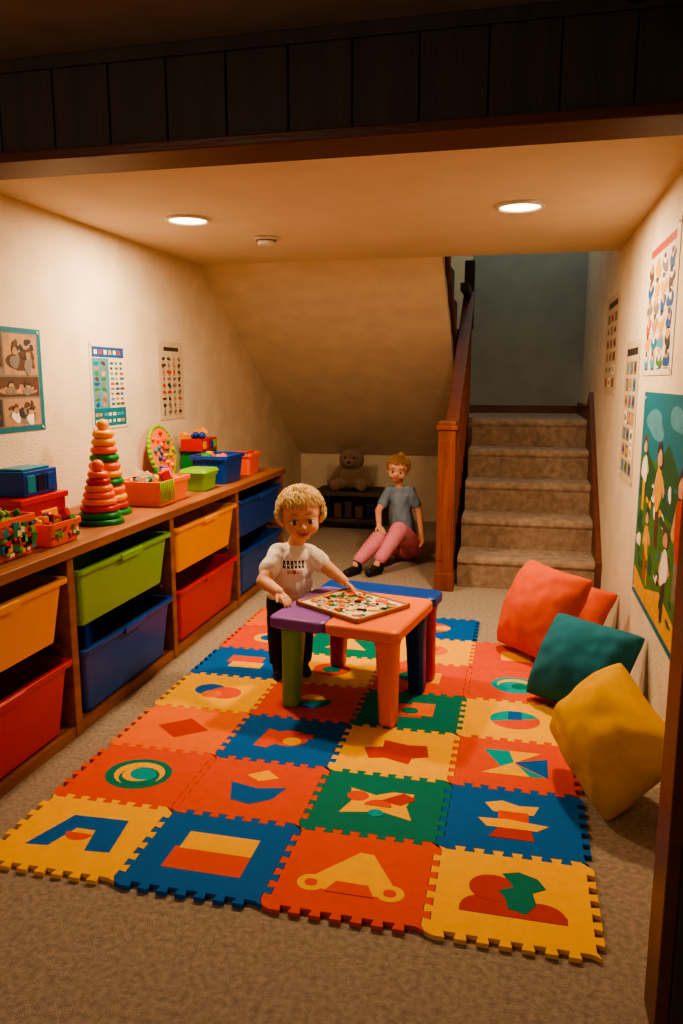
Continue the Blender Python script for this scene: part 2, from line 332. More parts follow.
# ------------------------------------------------------------------ room shell
XL,XR,ZC,YE,YB=-2.1,.54,2.1,4.93,7.3
simplebox('floor',(-3.2,-1.0,-.1),(2.2,7.45,0),M_carpet)
simplebox('wall_left',(XL-.12,-1.0,0),(XL,7.42,3.7),M_wall)
simplebox('wall_right',(XR,1.6,0),(XR+.12,7.42,3.7),M_wall)
mb=MB(); mb.box((XL,YB,0),(-.46,YB+.12,3.7),M_wall); mb.box((-.46,YB,0),(XR,YB+.12,3.7),M_swell); mb.obj('wall_back')
simplebox('ceiling',(XL,1.6,ZC),(XR,YE,ZC+.12),M_ceil)
simplebox('ceiling_stairwell',(XL-.12,YE-.12,3.7),(XR+.12,7.42,3.8),M_ceil)
simplebox('wall_stairwell_front',(XL,YE-.12,ZC+.12),(XR,YE,3.7),M_wall)
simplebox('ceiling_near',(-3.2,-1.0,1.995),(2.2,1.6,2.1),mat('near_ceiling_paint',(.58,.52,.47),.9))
simplebox('wall_front',(.345,1.49,0),(2.2,1.6,1.995),M_dark)
mb=MB(); mb.box((-3.2,1.515,1.815),(.345,1.6,1.995),M_dark)
x=-3.2
while x<.33:
    mb.box((x,1.503,1.815),(min(x+.1225,.345),1.515,1.98),M_dark); x+=.125
mb.box((-3.2,1.495,1.97),(.345,1.515,1.995),M_dark)
mb.obj('beam_header',bevel=.002)
mb=MB(); mb.box((-3.2,1.485,1.795),(.345,1.612,1.815),M_trim); mb.obj('trim_1',bevel=.003)
mb=MB(); mb.box((.318,1.475,0),(.345,1.595,1.795),M_trim); mb.box((.345,1.465,0),(.45,1.49,1.795),M_dark); mb.obj('trim_2',bevel=.003)
sl=(2.1-.63)/(YB-YE)
zs=lambda y: 2.1-sl*(y-YE)
mb=MB(); mb.prism([(YE,2.1),(YB,.63),(YB,.70),(YE,2.17)],XL,-.50,M_wall,T); mb.obj('ceiling_slope')
run=.29; rise=run*sl
pts=[]; y=6.95; z=zs(6.95)+.16
for i in range(7):
    pts.append((y,z)); z+=rise; pts.append((y,z)); y-=run
zz=pts
poly=[(y,z) for y,z in zz]+[(zz[-1][0]-run*.9,zz[-1][1]),(zz[-1][0]-run*.9,zs(zz[-1][0]-run*.9)+.1),(6.95,zs(6.95)+.08)]
poly=[(max(y,YE+.005),z) for y,z in poly]
mb=MB(); mb.prism(poly,-.50,-.470,M_dark,T)
mb.prism([(YE+.005,2.18),(YB-.01,.72),(YB-.01,.78),(YE+.005,2.24)],-.49,-.468,M_trim,T)
for i in range(6):
    y,z=zz[i*2+1]; mb.box((XL+.01,max(y-run,YE+.01),z-.03),(-.472,y+.02,z),M_scarpet)
mb.obj('upper_stair_flight',bevel=.003)
mb=MB(); R_,T_=.21,.29; Y0=4.95; y1=Y0+5*T_-.05
for k in range(5):
    y=Y0+k*T_; z=(k+1)*R_; ye=YB-.005 if k==4 else y+T_+.02; r=.04
    prof=[(y+.010,z-R_),(y+.004,z-r*1.5)]+[(y-.008+r*(1-math.cos(math.radians(a))),z-r*(1-math.sin(math.radians(a)))) for a in (0,15,30,45,60,75,90)]+[(ye,z+.002),(ye,z-R_)]
    mb.prism(prof,-.36,.505,M_scarpet,T)
    if k>0: mb.box((-.36,y+.02,0),(.505,ye,z-R_),M_scarpet)
mb.box((-.46,y1+.07,0),(-.36,YB-.005,5*R_),M_scarpet)
mb.obj('staircase')
mb=MB()
mb.prism([(Y0-.06,0),(Y0-.06,.22),(Y0+4*T_,4*R_+.42),(Y0+4*T_+.15,5*R_+.1),(YB,5*R_+.1),(YB,0)],.507,.54,M_trim,T)
mb.box((-.45,YB-.02,5*R_),(.507,YB,5*R_+.07),M_trim)
mb.obj('trim_3',bevel=.003)
e=empty('stair_balustrade')
mb=MB(); cx,cy=-.435,4.88
mb.box((cx-.055,cy-.055,0),(cx+.055,cy+.055,1.04),M_oakz)
mb.box((cx-.062,cy-.062,0),(cx+.062,cy+.062,.12),M_oakz)
mb.box((cx-.066,cy-.066,1.04),(cx+.066,cy+.066,1.07),M_oakz)
mb.box((cx-.058,cy-.058,1.07),(cx+.058,cy+.058,1.095),M_oakz)
for sx in (-1,1): mb.box((cx+sx*.03-.012,cy-.06,.2),(cx+sx*.03+.012,cy-.05,.98),M_oakz)
mb.obj('newel_post',parent=e,bevel=.005)
mb=MB(); a=R_/T_
mb.prism([(4.95,0),(4.95,.98),(y1,.98+(y1-4.95)*a),(y1,0)],-.435,-.40,M_oakz,T)
mb.obj('side_panel',parent=e)
mb=MB()
mb.prism([(4.94,.97),(4.94,1.035),(y1+.02,1.035+(y1-4.92)*a),(y1+.02,.97+(y1-4.92)*a)],-.463,-.375,M_trim,T)
for k in range(9):
    y=5.03+k*.14; mb.box((-.44,y,.22+(y-4.95)*a),(-.385,y+.035,.98+(y-4.95)*a),M_oakz)
mb.obj('handrail',parent=e,bevel=.006)
mb=MB(); mb.box((-.462,y1-.02,1.75),(-.385,y1+.06,2.28),M_dark); mb.box((-.46,y1-.45,2.0),(-.40,y1,2.06),M_dark); mb.obj('upper_newel',parent=e,bevel=.005)
simplebox('baseboard_back',(XL,YB-.015,0),(-.5,YB,.08),M_wall)
# ------------------------------------------------------------------ lamps, detector
def lamp(x,y,r,pw):
    e=empty('recessed_ceiling_light')
    mb=MB(); mb.torus((x,y,ZC-.003),r+.012,.012,M_white); mb.obj('trim_ring',parent=e)
    mb=MB(); mb.cone((x,y,ZC-.006),r,(x,y,ZC-.001),r,M_lamp,seg=32); mb.obj('lens',parent=e)
    L=bpy.data.lights.new('downlight','AREA'); L.shape='DISK'; L.size=2*r; L.energy=pw; L.color=(1,.715,.44)
    o=bpy.data.objects.new('downlight',L); bpy.context.collection.objects.link(o); o.location=(x,y,ZC-.015); o.parent=e
lamp(-1.56,3.53,.085,43); lamp(-.03,3.59,.085,43)
mb=MB(); mb.cone((-1.35,4.06,ZC),.065,(-1.35,4.06,ZC-.018),.062,M_white,seg=28); mb.cone((-1.35,4.06,ZC-.018),.05,(-1.35,4.06,ZC-.04),.04,M_white,seg=28)
mb.torus((-1.35,4.06,ZC-.02),.053,.003,P('grey',(.4,.38,.35))); mb.obj('smoke_detector')
mb=MB(); mb.cone((.15,1.30,1.995),.03,(.15,1.30,1.965),.03,pK); mb.cone((.15,1.30,1.965),.012,(.15,1.30,1.95),.012,pK); mb.cone((.15,1.28,1.95),.024,(.15,1.34,1.94),.03,pK); mb.obj('ceiling_spotlight')
# ------------------------------------------------------------------ foam mat
TW,TH=.42,.361; MX,MY=-1.44,1.68
def edge(p,q,flip=1,n=7,a=.0105):
    p=V(p);q=V(q); d=q-p; L=d.length; t=d/L; nn=V((-t.y,t.x))
    out=[p.copy()]; m0=.05
    for i in range(n):
        for u,s in ((-.04,-1),(.54,-1),(.46,1),(1.04,1)):
            if i==0 and u<0: u=.03
            if i==n-1 and u>1: u=.97
            out.append(p+t*L*(m0+(1-2*m0)*(i+u)/n)+nn*a*s*flip)
    return out
def hline(i,j): return edge((MX+i*TW,MY+j*TH),(MX+(i+1)*TW,MY+j*TH))
def vline(i,j): return edge((MX+i*TW,MY+j*TH),(MX+i*TW,MY+(j+1)*TH),-1,6)
circ=lambda cx,cy,r,a0=0,a1=360,n=24,ry=None:[(cx+r*math.cos(math.radians(a0+(a1-a0)*k/n)),cy+(ry or r)*math.sin(math.radians(a0+(a1-a0)*k/n))) for k in range(n if a1-a0>=360 else n+1)]
rc=lambda x0,y0,x1,y1:[(x0,y0),(x1,y0),(x1,y1),(x0,y1)]
cres=lambda cx,cy,r,a0,a1,w:[(cx+r*math.cos(math.radians(a0+(a1-a0)*k/16)),cy+r*math.sin(math.radians(a0+(a1-a0)*k/16))) for k in range(17)]+[(cx+(r-w*math.sin(math.pi*k/16))*math.cos(math.radians(a1-(a1-a0)*k/16)),cy+(r-w*math.sin(math.pi*k/16))*math.sin(math.radians(a1-(a1-a0)*k/16))) for k in range(1,16)]
tiles={
(0,0):(YEL,[(BLU,[(-.75,-.55),(-.40,.55),(.62,.6),(.75,-.45),(.32,-.5),(.2,.15),(-.15,.15),(-.35,-.5)]),(RED,circ(-.02,.0,.24,180,360))]),
(0,1):(BLU,[(RED,rc(-.66,-.6,.66,.05)),(YEL,rc(-.58,.0,.66,.55))]),
(0,2):(RED,[(YEL,[(-.7,-.55),(.72,-.55),(.62,-.2),(.2,.6),(-.02,.62),(-.65,-.25)]),(YEL,circ(-.62,-.42,.22)),(YEL,circ(.6,-.42,.22)),(RED,circ(-.62,-.42,.10)),(RED,circ(.6,-.42,.10)),(RED,[(-.38,-.6),(.38,-.6),(.25,-.3),(-.25,-.3)])]),
(0,3):(YEL,[(DRD,circ(-.35,-.45,.40,0,180)),(DRD,circ(.42,-.45,.35,0,180)),(DRD,circ(-.28,.15,.36)),(DRD,rc(-.75,-.55,.78,-.38)),(GRN,[(-.15,.58),(.1,.68),(.38,.55),(.5,.3),(.3,.15),(.35,-.15),(.2,-.45),(-.05,-.35),(-.1,-.1),(-.2,.1),(.02,.25)])]),
(1,0):(RED,[(GRN,circ(0,0,.66)),(YEL,cres(.02,.0,.50,-30,250,.22)),(TEA,circ(.08,-.05,.30)),(YEL,cres(-.0,-.05,.30,100,330,.16))]),
(1,1):(RED,[(YEL,[(.05,.8),(.35,.5),(0,.3),(-.3,.5)]),(BLU,[(-.5,.15),(.05,.0),(.6,.15),(.45,-.35),(.1,-.65),(-.3,-.55)])]),
(1,2):(GRN,[(YEL,[(-.65,-.5),(-.5,.0),(-.6,.5),(-.1,.3),(.2,.5),(.6,.5),(.5,.0),(.65,-.5),(.1,-.3)]),(RED,circ(-.42,.2,.2)),(DRD,[(.0,.1),(.4,.5),(.65,.3),(.4,.0)]),(RED,circ(0,-.12,.25,0,180)),(TEA,circ(0,-.38,.14))]),
(1,3):(BLU,[(YEL,[(-.5,.55),(-.2,.7),(.1,.55),(.45,.6),(.35,.25),(-.35,.25)]),(RED,rc(-.26,-.15,.26,.3)),(YEL,[(-.6,-.05),(-.1,.0),(.6,-.1),(.4,-.32),(-.45,-.32)]),(DRD,[(-.25,-.32),(.3,-.32),(.35,-.68),(-.4,-.68)])]),
(2,0):(ORG,[(DRD,[(0,.55),(.6,0),(0,-.55),(-.6,0)])]),
(2,1):(BLU,[(RED,circ(.05,.05,.42)),(RED,[(-.6,-.5),(-.3,-.55),(.1,.2),(-.5,.45)]),(YEL,circ(.15,-.1,.2)),(DRD,rc(.1,.1,.55,.35))]),
(2,2):(YEL,[(DRD,[(-.68,.0),(-.3,.15),(-.32,.5),(.2,.35),(.6,.4),(.68,-.15),(.35,-.3),(.32,-.6),(-.2,-.4),(-.5,-.5)])]),
(2,3):(RED,[(TEA,[(-.62,.6),(0,.6),(0,0),(.62,-.55),(-.1,-.55)]),(YEL,[(-.62,-.55),(.0,.05),(.3,-.55)]),(BLU,[(.65,-.55),(0,.05),(.65,.35)]),(YEL,[(-.1,.6),(.55,.6),(0,.02)])]),
(3,0):(YEL,[(BLU,circ(-.25,.1,.38)),(RED,circ(.2,-.05,.4)),(ORG,circ(-.1,-.2,.25))]),
(3,1):(RED,[(GRN,circ(0,0,.5,200,380)),(YEL,circ(0,.1,.3,0,180)),(BLU,rc(-.2,-.5,.2,-.2))]),
(3,2):(GRN,[(RED,rc(-.5,-.45,.3,.35)),(ORG,rc(.0,-.3,.55,.5)),(GRN,circ(0,-.05,.2))]),
(3,3):(YEL,[(TEA,circ(0,0,.55,20,200)),(RED,circ(0,0,.55,200,380)),(BLU,rc(-.15,.0,.15,.5))]),
(4,0):(BLU,[(RED,rc(-.55,-.1,.4,.5)),(YEL,rc(-.4,-.45,.5,.0))]),
(4,1):(YEL,[(RED,circ(0,0,.5)),(GRN,circ(0,0,.25))]),
(4,2):(RED,[(GRN,circ(-.2,0,.4)),(YEL,rc(0,-.4,.5,.4))]),
(4,3):(RED,[(TEA,circ(0,0,.6)),(YEL,cres(0,0,.45,-20,200,.2)),(GRN,circ(.1,-.1,.2))]),
(5,0):(RED,[(YEL,circ(0,0,.5)),(BLU,circ(0,0,.3))]),
(5,1):(GRN,[(YEL,[(0,.6),(.6,-.5),(-.6,-.5)])]),
(5,2):(YEL,[(ORG,circ(0,0,.5)),(RED,circ(0,.1,.25))]),
(5,3):(RED,[(YEL,rc(-.4,-.4,.4,.4))]),
(6,0):(ORG,[(BLU,rc(-.4,-.4,.4,.4))]),
(6,1):(YEL,[(RED,circ(0,0,.5))]),
(6,2):(BLU,[(RED,circ(-.1,0,.5)),(YEL,circ(.15,0,.25))]),
}
mb=MB()
for (r,c),(bm_,inl) in tiles.items():
    pts=hline(c,r)+vline(c+1,r)+hline(c,r+1)[::-1]+vline(c,r)[::-1]
    q=[]
    for p in pts:
        if not q or (p-q[-1]).length>1e-4: q.append(p)
    if (q[0]-q[-1]).length<1e-4: q.pop()
    cx,cy=MX+(c+.5)*TW,MY+(r+.5)*TH
    q=[(cx+(p.x-cx)*.995,cy+(p.y-cy)*.995) for p in q]
    mb.prism(q,0.001,.014,bm_)
    for k,(m,pl) in enumerate(inl):
        mb.prism([(cx+x*.5*.42*.84,cy+y*.5*.361*.84) for x,y in pl],.012,.0143+.0003*k,m)
mb.obj('foam_puzzle_mat')
# ------------------------------------------------------------------ storage cabinet
XF=-1.60; cols=[1.62,2.46,3.32,4.20,5.08]
e=empty('toy_storage_cabinet')
mb=MB()
mb.box((XL+.005,cols[0]-.02,.705),(XF+.02,cols[-1]+.02,.742),M_oak)
mb.box((XL+.01,cols[0],0),(XF-.02,cols[-1],.045),M_oak)
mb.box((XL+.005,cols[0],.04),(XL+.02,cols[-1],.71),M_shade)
for y in cols:
    w=.022; mb.box((XL+.01,y-w,0),(XF,y+w,.706),M_oak)
for y0,y1_ in zip(cols,cols[1:]):
    mb.box((XF-.03,y0+.02,0),(XF-.005,y1_-.02,.045),M_oak)
    mb.box((XL+.02,y0+.02,.36),(XF-.05,y0+.04,.375),M_oak); mb.box((XL+.02,y1_-.04,.36),(XF-.05,y1_-.02,.375),M_oak)
mb.obj('frame',parent=e,bevel=.003)
binc=[(pY,pR),(pG,pB),(pY,pR),(pB,pB)]
for (y0,y1_),(cu,cl) in zip(zip(cols,cols[1:]),binc):
    for zb,h,m in ((.405,.235,cu),(.05,.275,cl)):
        mb=MB(); hy=(y1_-y0)/2-.045
        mb.tub(.215,hy,h,m,TR(XF-.215,(y0+y1_)/2,zb),taper=.90,r=.035,lip=.018)
        mb.box((XF-.001,(y0+y1_)/2-.09,zb+h-.03),(XF+.024,(y0+y1_)/2+.09,zb+h-.002),m)
        mb.obj('bin',parent=e,bevel=.004)
# ------------------------------------------------------------------ toys on the cabinet
ZT=.744
random.seed(7)
def filltoys(mb,cx,cy,hx,hy,z0,z1,n,big=.03):
    for i in range(n):
        x=cx+random.uniform(-hx,hx); y=cy+random.uniform(-hy,hy); z=random.uniform(z0,z1); s=random.uniform(.5,1)*big; m=random.choice(TOY)
        k=random.random(); M=TR(x,y,z,random.random()*3,random.random()*3)
        if k<.5: mb.box((-s/2,-s/2,-s/2),(s/2,s,s/2),m,M)
        elif k<.75: mb.ball((0,0,0),s*.6,m,M,10)
        else: mb.cone((0,0,-s/2),s*.5,(0,0,s/2),s*.5,m,M,12)
mb=MB(); mb.tub(.09,.11,.14,pO,TR(-1.76,2.26,ZT),taper=.92,r=.02,lip=.006); filltoys(mb,-1.76,2.26,.07,.09,ZT+.10,ZT+.155,45,big=.035)
random.seed(21)
for k in range(60):
    y=2.165+random.random()*.17; z=ZT+.012+random.random()*.090; s=random.uniform(.014,.030)
    mb.box((-1.672,y,z),(-1.660+.0004*(k%5),y+s,z+s*random.uniform(.5,1.1)),random.choice([pO,pY,pR,pGr,pW,pT,pK,pG]))
mb.obj('building_block_box')
mb=MB(); mb.tub(.075,.10,.085,pO,TR(-1.72,2.52,ZT),taper=.9,r=.02,lip=.006); filltoys(mb,-1.72,2.52,.055,.08,ZT+.02,ZT+.10,40,big=.03)
for k in range(24):
    y=2.435+random.random()*.15; z=ZT+.012+random.random()*.045; s=random.uniform(.010,.02)
    mb.box((-1.655,y,z),(-1.645+.0004*(k%5),y+s,z+s*.8),random.choice([pY,pG,pR,pGr,pW]))
mb.obj('small_toy_basket')
random.seed(22)
mb=MB(); mb.box((-2.07,2.54,ZT),(-1.85,2.84,ZT+.135),pR); mb.box((-2.08,2.53,ZT+.125),(-1.84,2.85,ZT+.15),pR)
mb.box((-1.85,2.66,ZT+.05),(-1.842,2.77,ZT+.09),pY); mb.obj('red_toy_chest',bevel=.006)
mb=MB(); mb.box((-2.02,2.60,ZT+.152),(-1.87,2.82,ZT+.25),pB)
for k in range(3): mb.box((-1.872,2.615+k*.067,ZT+.165),(-1.865,2.615+k*.067+.053,ZT+.235),[pT,pN,pB][k])
mb.box((-2.0,2.62,ZT+.25),(-1.89,2.80,ZT+.26),pT); mb.obj('blue_toy_case',bevel=.004)
def stacker(x,y,R,n,h,colors):
    mb=MB(); mb.cone((x,y,ZT),R*1.12,(x,y,ZT+.022),R*1.05,colors[0],seg=32); z=ZT+.022; hh=h/n
    mb.cone((x,y,ZT),.012,(x,y,ZT+h+.03),.01,pW)
    for i in range(n):
        rr=R*(1-.50*i/(n-1)); mb.torus((x,y,z+hh/2),rr-hh*.52,hh*.52,colors[(i+1)%len(colors)]); z+=hh
    mb.ball((x,y,z+.022),.028,colors[-1]); mb.obj('ring_stacker')
stacker(-1.745,2.93,.090,7,.20,[pGr,pGr,pR,pLO,pO,pLO,pR,pO])
stacker(-1.84,3.15,.100,10,.36,[pGr,pR,pY,pO,pGr,pY,pO,pGr,pO,pY,pY])
mb=MB(); mb.tub(.12,.17,.12,pLO,TR(-1.79,3.52,ZT),taper=.93,r=.02,lip=.01); filltoys(mb,-1.79,3.52,.09,.13,ZT+.06,ZT+.12,60,big=.045)
for k in range(8):
    mb.tube([(-1.655,3.33+k*.02,ZT+.125),(-1.655,3.33+k*.02,ZT+.02)],.0025,pG,seg=4)
    mb.tube([(-1.657,3.33,ZT+.03+k*.013),(-1.657,3.48,ZT+.03+k*.013)],.0025,pG,seg=4)
mb.obj('toy_crate')
mb=MB(); mb.tub(.07,.09,.10,pG,TR(-1.74,3.98,ZT),taper=.9,r=.02,lip=.008); mb.rings([mb.rrect(.085,.105,.02,ZT+.10,c=(-1.74,3.98)),mb.rrect(.075,.095,.02,ZT+.118,c=(-1.74,3.98))],pG,smooth=False); mb.obj('lidded_tub',bevel=.002)
mb=MB(); mb.tub(.11,.15,.165,pB,TR(-1.77,4.33,ZT),taper=.88,r=.025,lip=.012); filltoys(mb,-1.77,4.33,.08,.11,ZT+.09,ZT+.145,25,big=.05); mb.obj('blue_toy_tub')
mb=MB(); mb.tub(.08,.10,.14,pO,TR(-1.75,4.72,ZT),taper=.88,r=.02,lip=.01); filltoys(mb,-1.75,4.72,.05,.07,ZT+.08,ZT+.12,15,big=.04); mb.obj('orange_toy_tub')
mb=MB(); M=TR(-2.02,4.10,ZT+.19,0,0,math.radians(78))
mb.cone((0,0,-.008),.15,(0,0,.008),.15,pLO,M,32); mb.box((-.02,-.04,-.006),(.19,.04,.0),pG,M)
for k in range(32):
    a=k*math.pi/16; mb.tube([(.152*math.cos(a),.152*math.sin(a),0),(.152*math.cos(a+.2),.152*math.sin(a+.2),0)],.012,pG,M,8)
for k in range(22):
    a=k*2.4; r=.02+.0055*k; mb.ball((r*math.cos(a),r*math.sin(a),.012),.014,TOY[k%8],M,8)
mb.obj('activity_wheel')
mb=MB(); mb.box((-2.05,4.42,ZT),(-1.91,4.66,ZT+.17),pGr); mb.box((-2.04,4.40,ZT+.171),(-1.90,4.64,ZT+.245),pR)
for k in range(4): mb.box((-1.899,4.42+k*.053,ZT+.185),(-1.893,4.46+k*.053,ZT+.23),TOY[k])
filltoys(mb,-1.97,4.52,.05,.1,ZT+.25,ZT+.27,12,big=.045); mb.obj('stacked_game_boxes')
# ------------------------------------------------------------------ posters
random.seed(31)
def poster(name,side,y0,y1,z0,z1,base,content):
    mb=MB(); w=y1-y0;h=z1-z0
    X=XL if side<0 else XR; s=1 if side<0 else -1
    yy=lambda u:(y0+u*w if side<0 else y1-u*w)
    def xs(d): return sorted((X+s*.001,X+s*(.003+d*.0004)))
    a,b=xs(0); mb.box((a,y0,z0),(b,y1,z1),base)
    for c in content+[('e',u,v,.006,.006,M_white,9) for u in (.04,.96) for v in (.03,.97)]:
        a,b=xs(c[-1])
        if c[0]=='r':
            ya,yb=sorted((yy(c[1]),yy(c[3]))); mb.box((a,ya,z0+c[2]*h),(b,yb,z0+c[4]*h),c[5])
        elif c[0]=='e':
            cy_,cz_=yy(c[1]),z0+c[2]*h; mb.prism([(cy_+c[3]*math.cos(t*.3491),cz_+c[4]*math.sin(t*.3491)) for t in range(18)],a,b,c[5],T)
        else:
            mb.prism([(yy(u),z0+v*h) for u,v in c[1]],a,b,c[2],T)
    return mb.obj(name)
PR=lambda n,c,v=.1,s=25:mat('print_'+n,c,.65,v,s)
paper=mat('poster_paper',(.84,.79,.71),.7,.02); pap2=mat('poster_cream',(.78,.70,.58),.7,.03)
ink=PR('ink',(.22,.20,.21)); ptan=PR('tan',(.70,.55,.42)); pbr=PR('brown',(.36,.25,.19)); pgy=PR('grey',(.50,.46,.42)); prt=PR('teal',(.03,.42,.50),.03); prb=PR('blue',(.10,.32,.56)); prr=PR('red',(.74,.25,.15)); prg=PR('green',(.26,.46,.22)); pry=PR('yellow',(.88,.64,.18)); prs=PR('sky',(.30,.58,.66)); pdg=PR('dark_green',(.12,.34,.20)); psk=PR('skin',(.84,.62,.48)); pwt=PR('white',(.90,.87,.82),.02)
ALL=[prb,prr,prs,ptan,prg,pry,pbr,pgy,ink,prt]
def person(c,u,v,s,top,legs_,hairc,asp,L=3):
    c+= [('p',[(u-.06*s*asp,v),(u+.06*s*asp,v),(u+.08*s*asp,v+.45*s),(u-.08*s*asp,v+.45*s)],legs_,L),
         ('p',blobpoly(u,v+.55*s,.14*s*asp,.20*s,int(u*100)),top,L+1),
         ('p',[(u-.11*s*asp,v+.70*s),(u-.22*s*asp,v+.46*s),(u-.17*s*asp,v+.42*s),(u-.06*s*asp,v+.66*s)],psk,L+.5),
         ('p',[(u+.11*s*asp,v+.70*s),(u+.24*s*asp,v+.56*s),(u+.2*s*asp,v+.50*s),(u+.06*s*asp,v+.62*s)],psk,L+.5),
         ('p',blobpoly(u,v+.87*s,.11*s*asp,.12*s,int(u*77)),hairc,L+2),('p',blobpoly(u,v+.84*s,.075*s*asp,.09*s,3),psk,L+3)]
c=[('r',.05,.05,.95,.95,pgy,1)]
for n,(u0,v0,u1,v1) in enumerate(((.06,.62,.50,.94),(.52,.55,.94,.94),(.06,.34,.40,.60),(.42,.34,.94,.53),(.06,.06,.46,.32),(.48,.06,.94,.32))):
    hh=v1-v0; ww=u1-u0
    c.append(('r',u0,v0,u1,v1,[pbr,ptan,pgy,pbr,ink,ptan][n],2))
    c.append(('p',blobpoly((u0+u1)/2,v0+hh*.35,ww*.38,hh*.28,n),[ptan,pbr,ink,ptan,pbr,pgy][n],2.5))
    for k in range(14): c.append(('p',blobpoly(random.uniform(u0+.06,u1-.06),random.uniform(v0+.06,v1-.06),random.uniform(.012,.045),random.uniform(.012,.045),n*20+k),random.choice((ptan,ink,pbr,pbr,pgy,psk,pbr,ink)),3+(k%5)*.4))
    for k in range(2):
        u=u0+ww*(.3+.4*k); v=v0+hh*(.55-.1*k); c+=[('p',blobpoly(u,v-hh*.22,.055,hh*.2,k+n),[pwt,pgy,pbr,pgy,ptan,pwt][n],6),('p',blobpoly(u,v+hh*.08,.036,hh*.15,k),random.choice((ink,pbr)),6.5),('p',blobpoly(u+.005,v+hh*.03,.026,hh*.11,k+3),ptan,7)]
poster('photo_collage_poster',-1,2.56,3.10,1.13,1.57,prt,c)
c=[('r',.06,.83,.94,.95,prb,1),('r',.05,.03,.95,.24,prt,1),('r',.05,.24,.5,.82,prs,1)]
for k in range(6): c.append(('r',.12+k*.13,.865,.20+k*.13,.915,[pwt,prr,pwt,pry,pwt,prr][k],2))
for j in range(9):
    for i in range(2): c.append(('p',blobpoly(.16+i*.19,.28+j*.06,.06,.024,i*9+j),random.choice(ALL),2+i*.3))
    for i in range(3): c.append(('r',.54+i*.135,.27+j*.06,.54+i*.135+random.uniform(.06,.12),.27+j*.06+.03,random.choice(ALL+[pgy,prb]),2))
for k in range(14): c.append(('r',.08+(k%7)*.12,.07+(k//7)*.08,.08+(k%7)*.12+random.uniform(.04,.1),.07+(k//7)*.08+.035,random.choice((pwt,prs,pwt,pry)),2))
poster('learning_chart_poster',-1,3.50,3.86,1.10,1.54,paper,c)
c=[('r',.2,.88,.8,.93,ink,1)]
for j in range(9):
    for i in range(4): c.append(('p',blobpoly(.18+i*.21,.10+j*.085,random.uniform(.04,.08),random.uniform(.018,.035),j*4+i),random.choice((pgy,ptan,prr,pbr,pgy,ink)),2)); c.append(('r',.13+i*.21,.055+j*.085,.23+i*.21,.062+j*.085,pgy,1))
poster('alphabet_poster',-1,4.26,4.60,1.11,1.58,pap2,c)
A=.9/1.07
c=[('r',.03,.03,.97,.97,prg,1),('r',.03,.70,.97,.97,prt,1.4),('p',blobpoly(.3,.86,.2,.06,5),prs,1.6),('p',blobpoly(.75,.90,.16,.05,9),prs,1.6),('p',[(.03,.6),(.15,.74),(.38,.66),(.6,.80),(.8,.70),(.97,.76),(.97,.5),(.03,.5)],pdg,1.8),('p',[(.03,.03),(.97,.03),(.97,.12),(.6,.18),(.3,.10),(.03,.14)],pry,2)]
for k in range(60): c.append(('p',blobpoly(random.uniform(.08,.92),random.uniform(.08,.66),random.uniform(.01,.05),random.uniform(.01,.04),k),random.choice((pwt,pry,pdg,prg,prt,pdg,pdg)),2.2+(k%4)*.1))
for u,v,s,t,l,hc_ in ((.13,.44,.36,pwt,pry,pbr),(.27,.14,.34,pry,prr,ink),(.46,.34,.46,pry,pbr,ink),(.66,.08,.40,pwt,ink,pbr),(.86,.22,.52,prr,pgy,ink)):
    person(c,u,v,s,t,l,hc_,A*1.3)
poster('picture_poster',1,2.55,3.62,.40,1.30,prt,c)
c=[('r',.1,.88,.9,.94,prr,1)]
for j in range(6):
    for i in range(4):
        u=.16+i*.225; v=.10+j*.133; t=random.choice(ALL); c+=[('p',blobpoly(u,v,.09,.055,i*6+j),t,2),('p',blobpoly(u,v+.04,.045,.036,i+j),random.choice((psk,psk,ptan,pwt)),3),('p',blobpoly(u-.01,v+.060,.036,.018,i*j),random.choice((ink,pbr,pry)),4),('r',u-.07,v-.058,u+.07,v-.05,pgy,2)]
poster('character_poster',1,3.05,3.75,1.37,1.93,paper,c)
c=[('r',.1,.90,.9,.95,ink,1)]
for j in range(7):
    for i in range(3):
        u=.12+i*.27; v=.06+j*.118; c.append(('r',u,v,u+.22,v+.09,random.choice((pry,pgy,ptan,pgy,prs,pwt)),1)); c.append(('p',blobpoly(u+.11,v+.045,.06,.03,i+j*3),random.choice(ALL),2))
poster('number_chart_poster',1,3.86,4.33,.84,1.54,pap2,c)
c=[('r',.15,.88,.85,.94,pbr,1)]
for j in range(6):
    for i in range(3):
        u=.12+i*.27; v=.08+j*.13; c.append(('r',u,v,u+.2,v+.09,random.choice((pgy,ptan,pwt,pap2)),1)); c.append(('p',blobpoly(u+.1,v+.045,.06,.03,i+j*3),random.choice((pgy,ptan,prr,pbr)),2))
poster('shape_chart_poster',1,4.74,5.40,1.26,1.86,pap2,c)
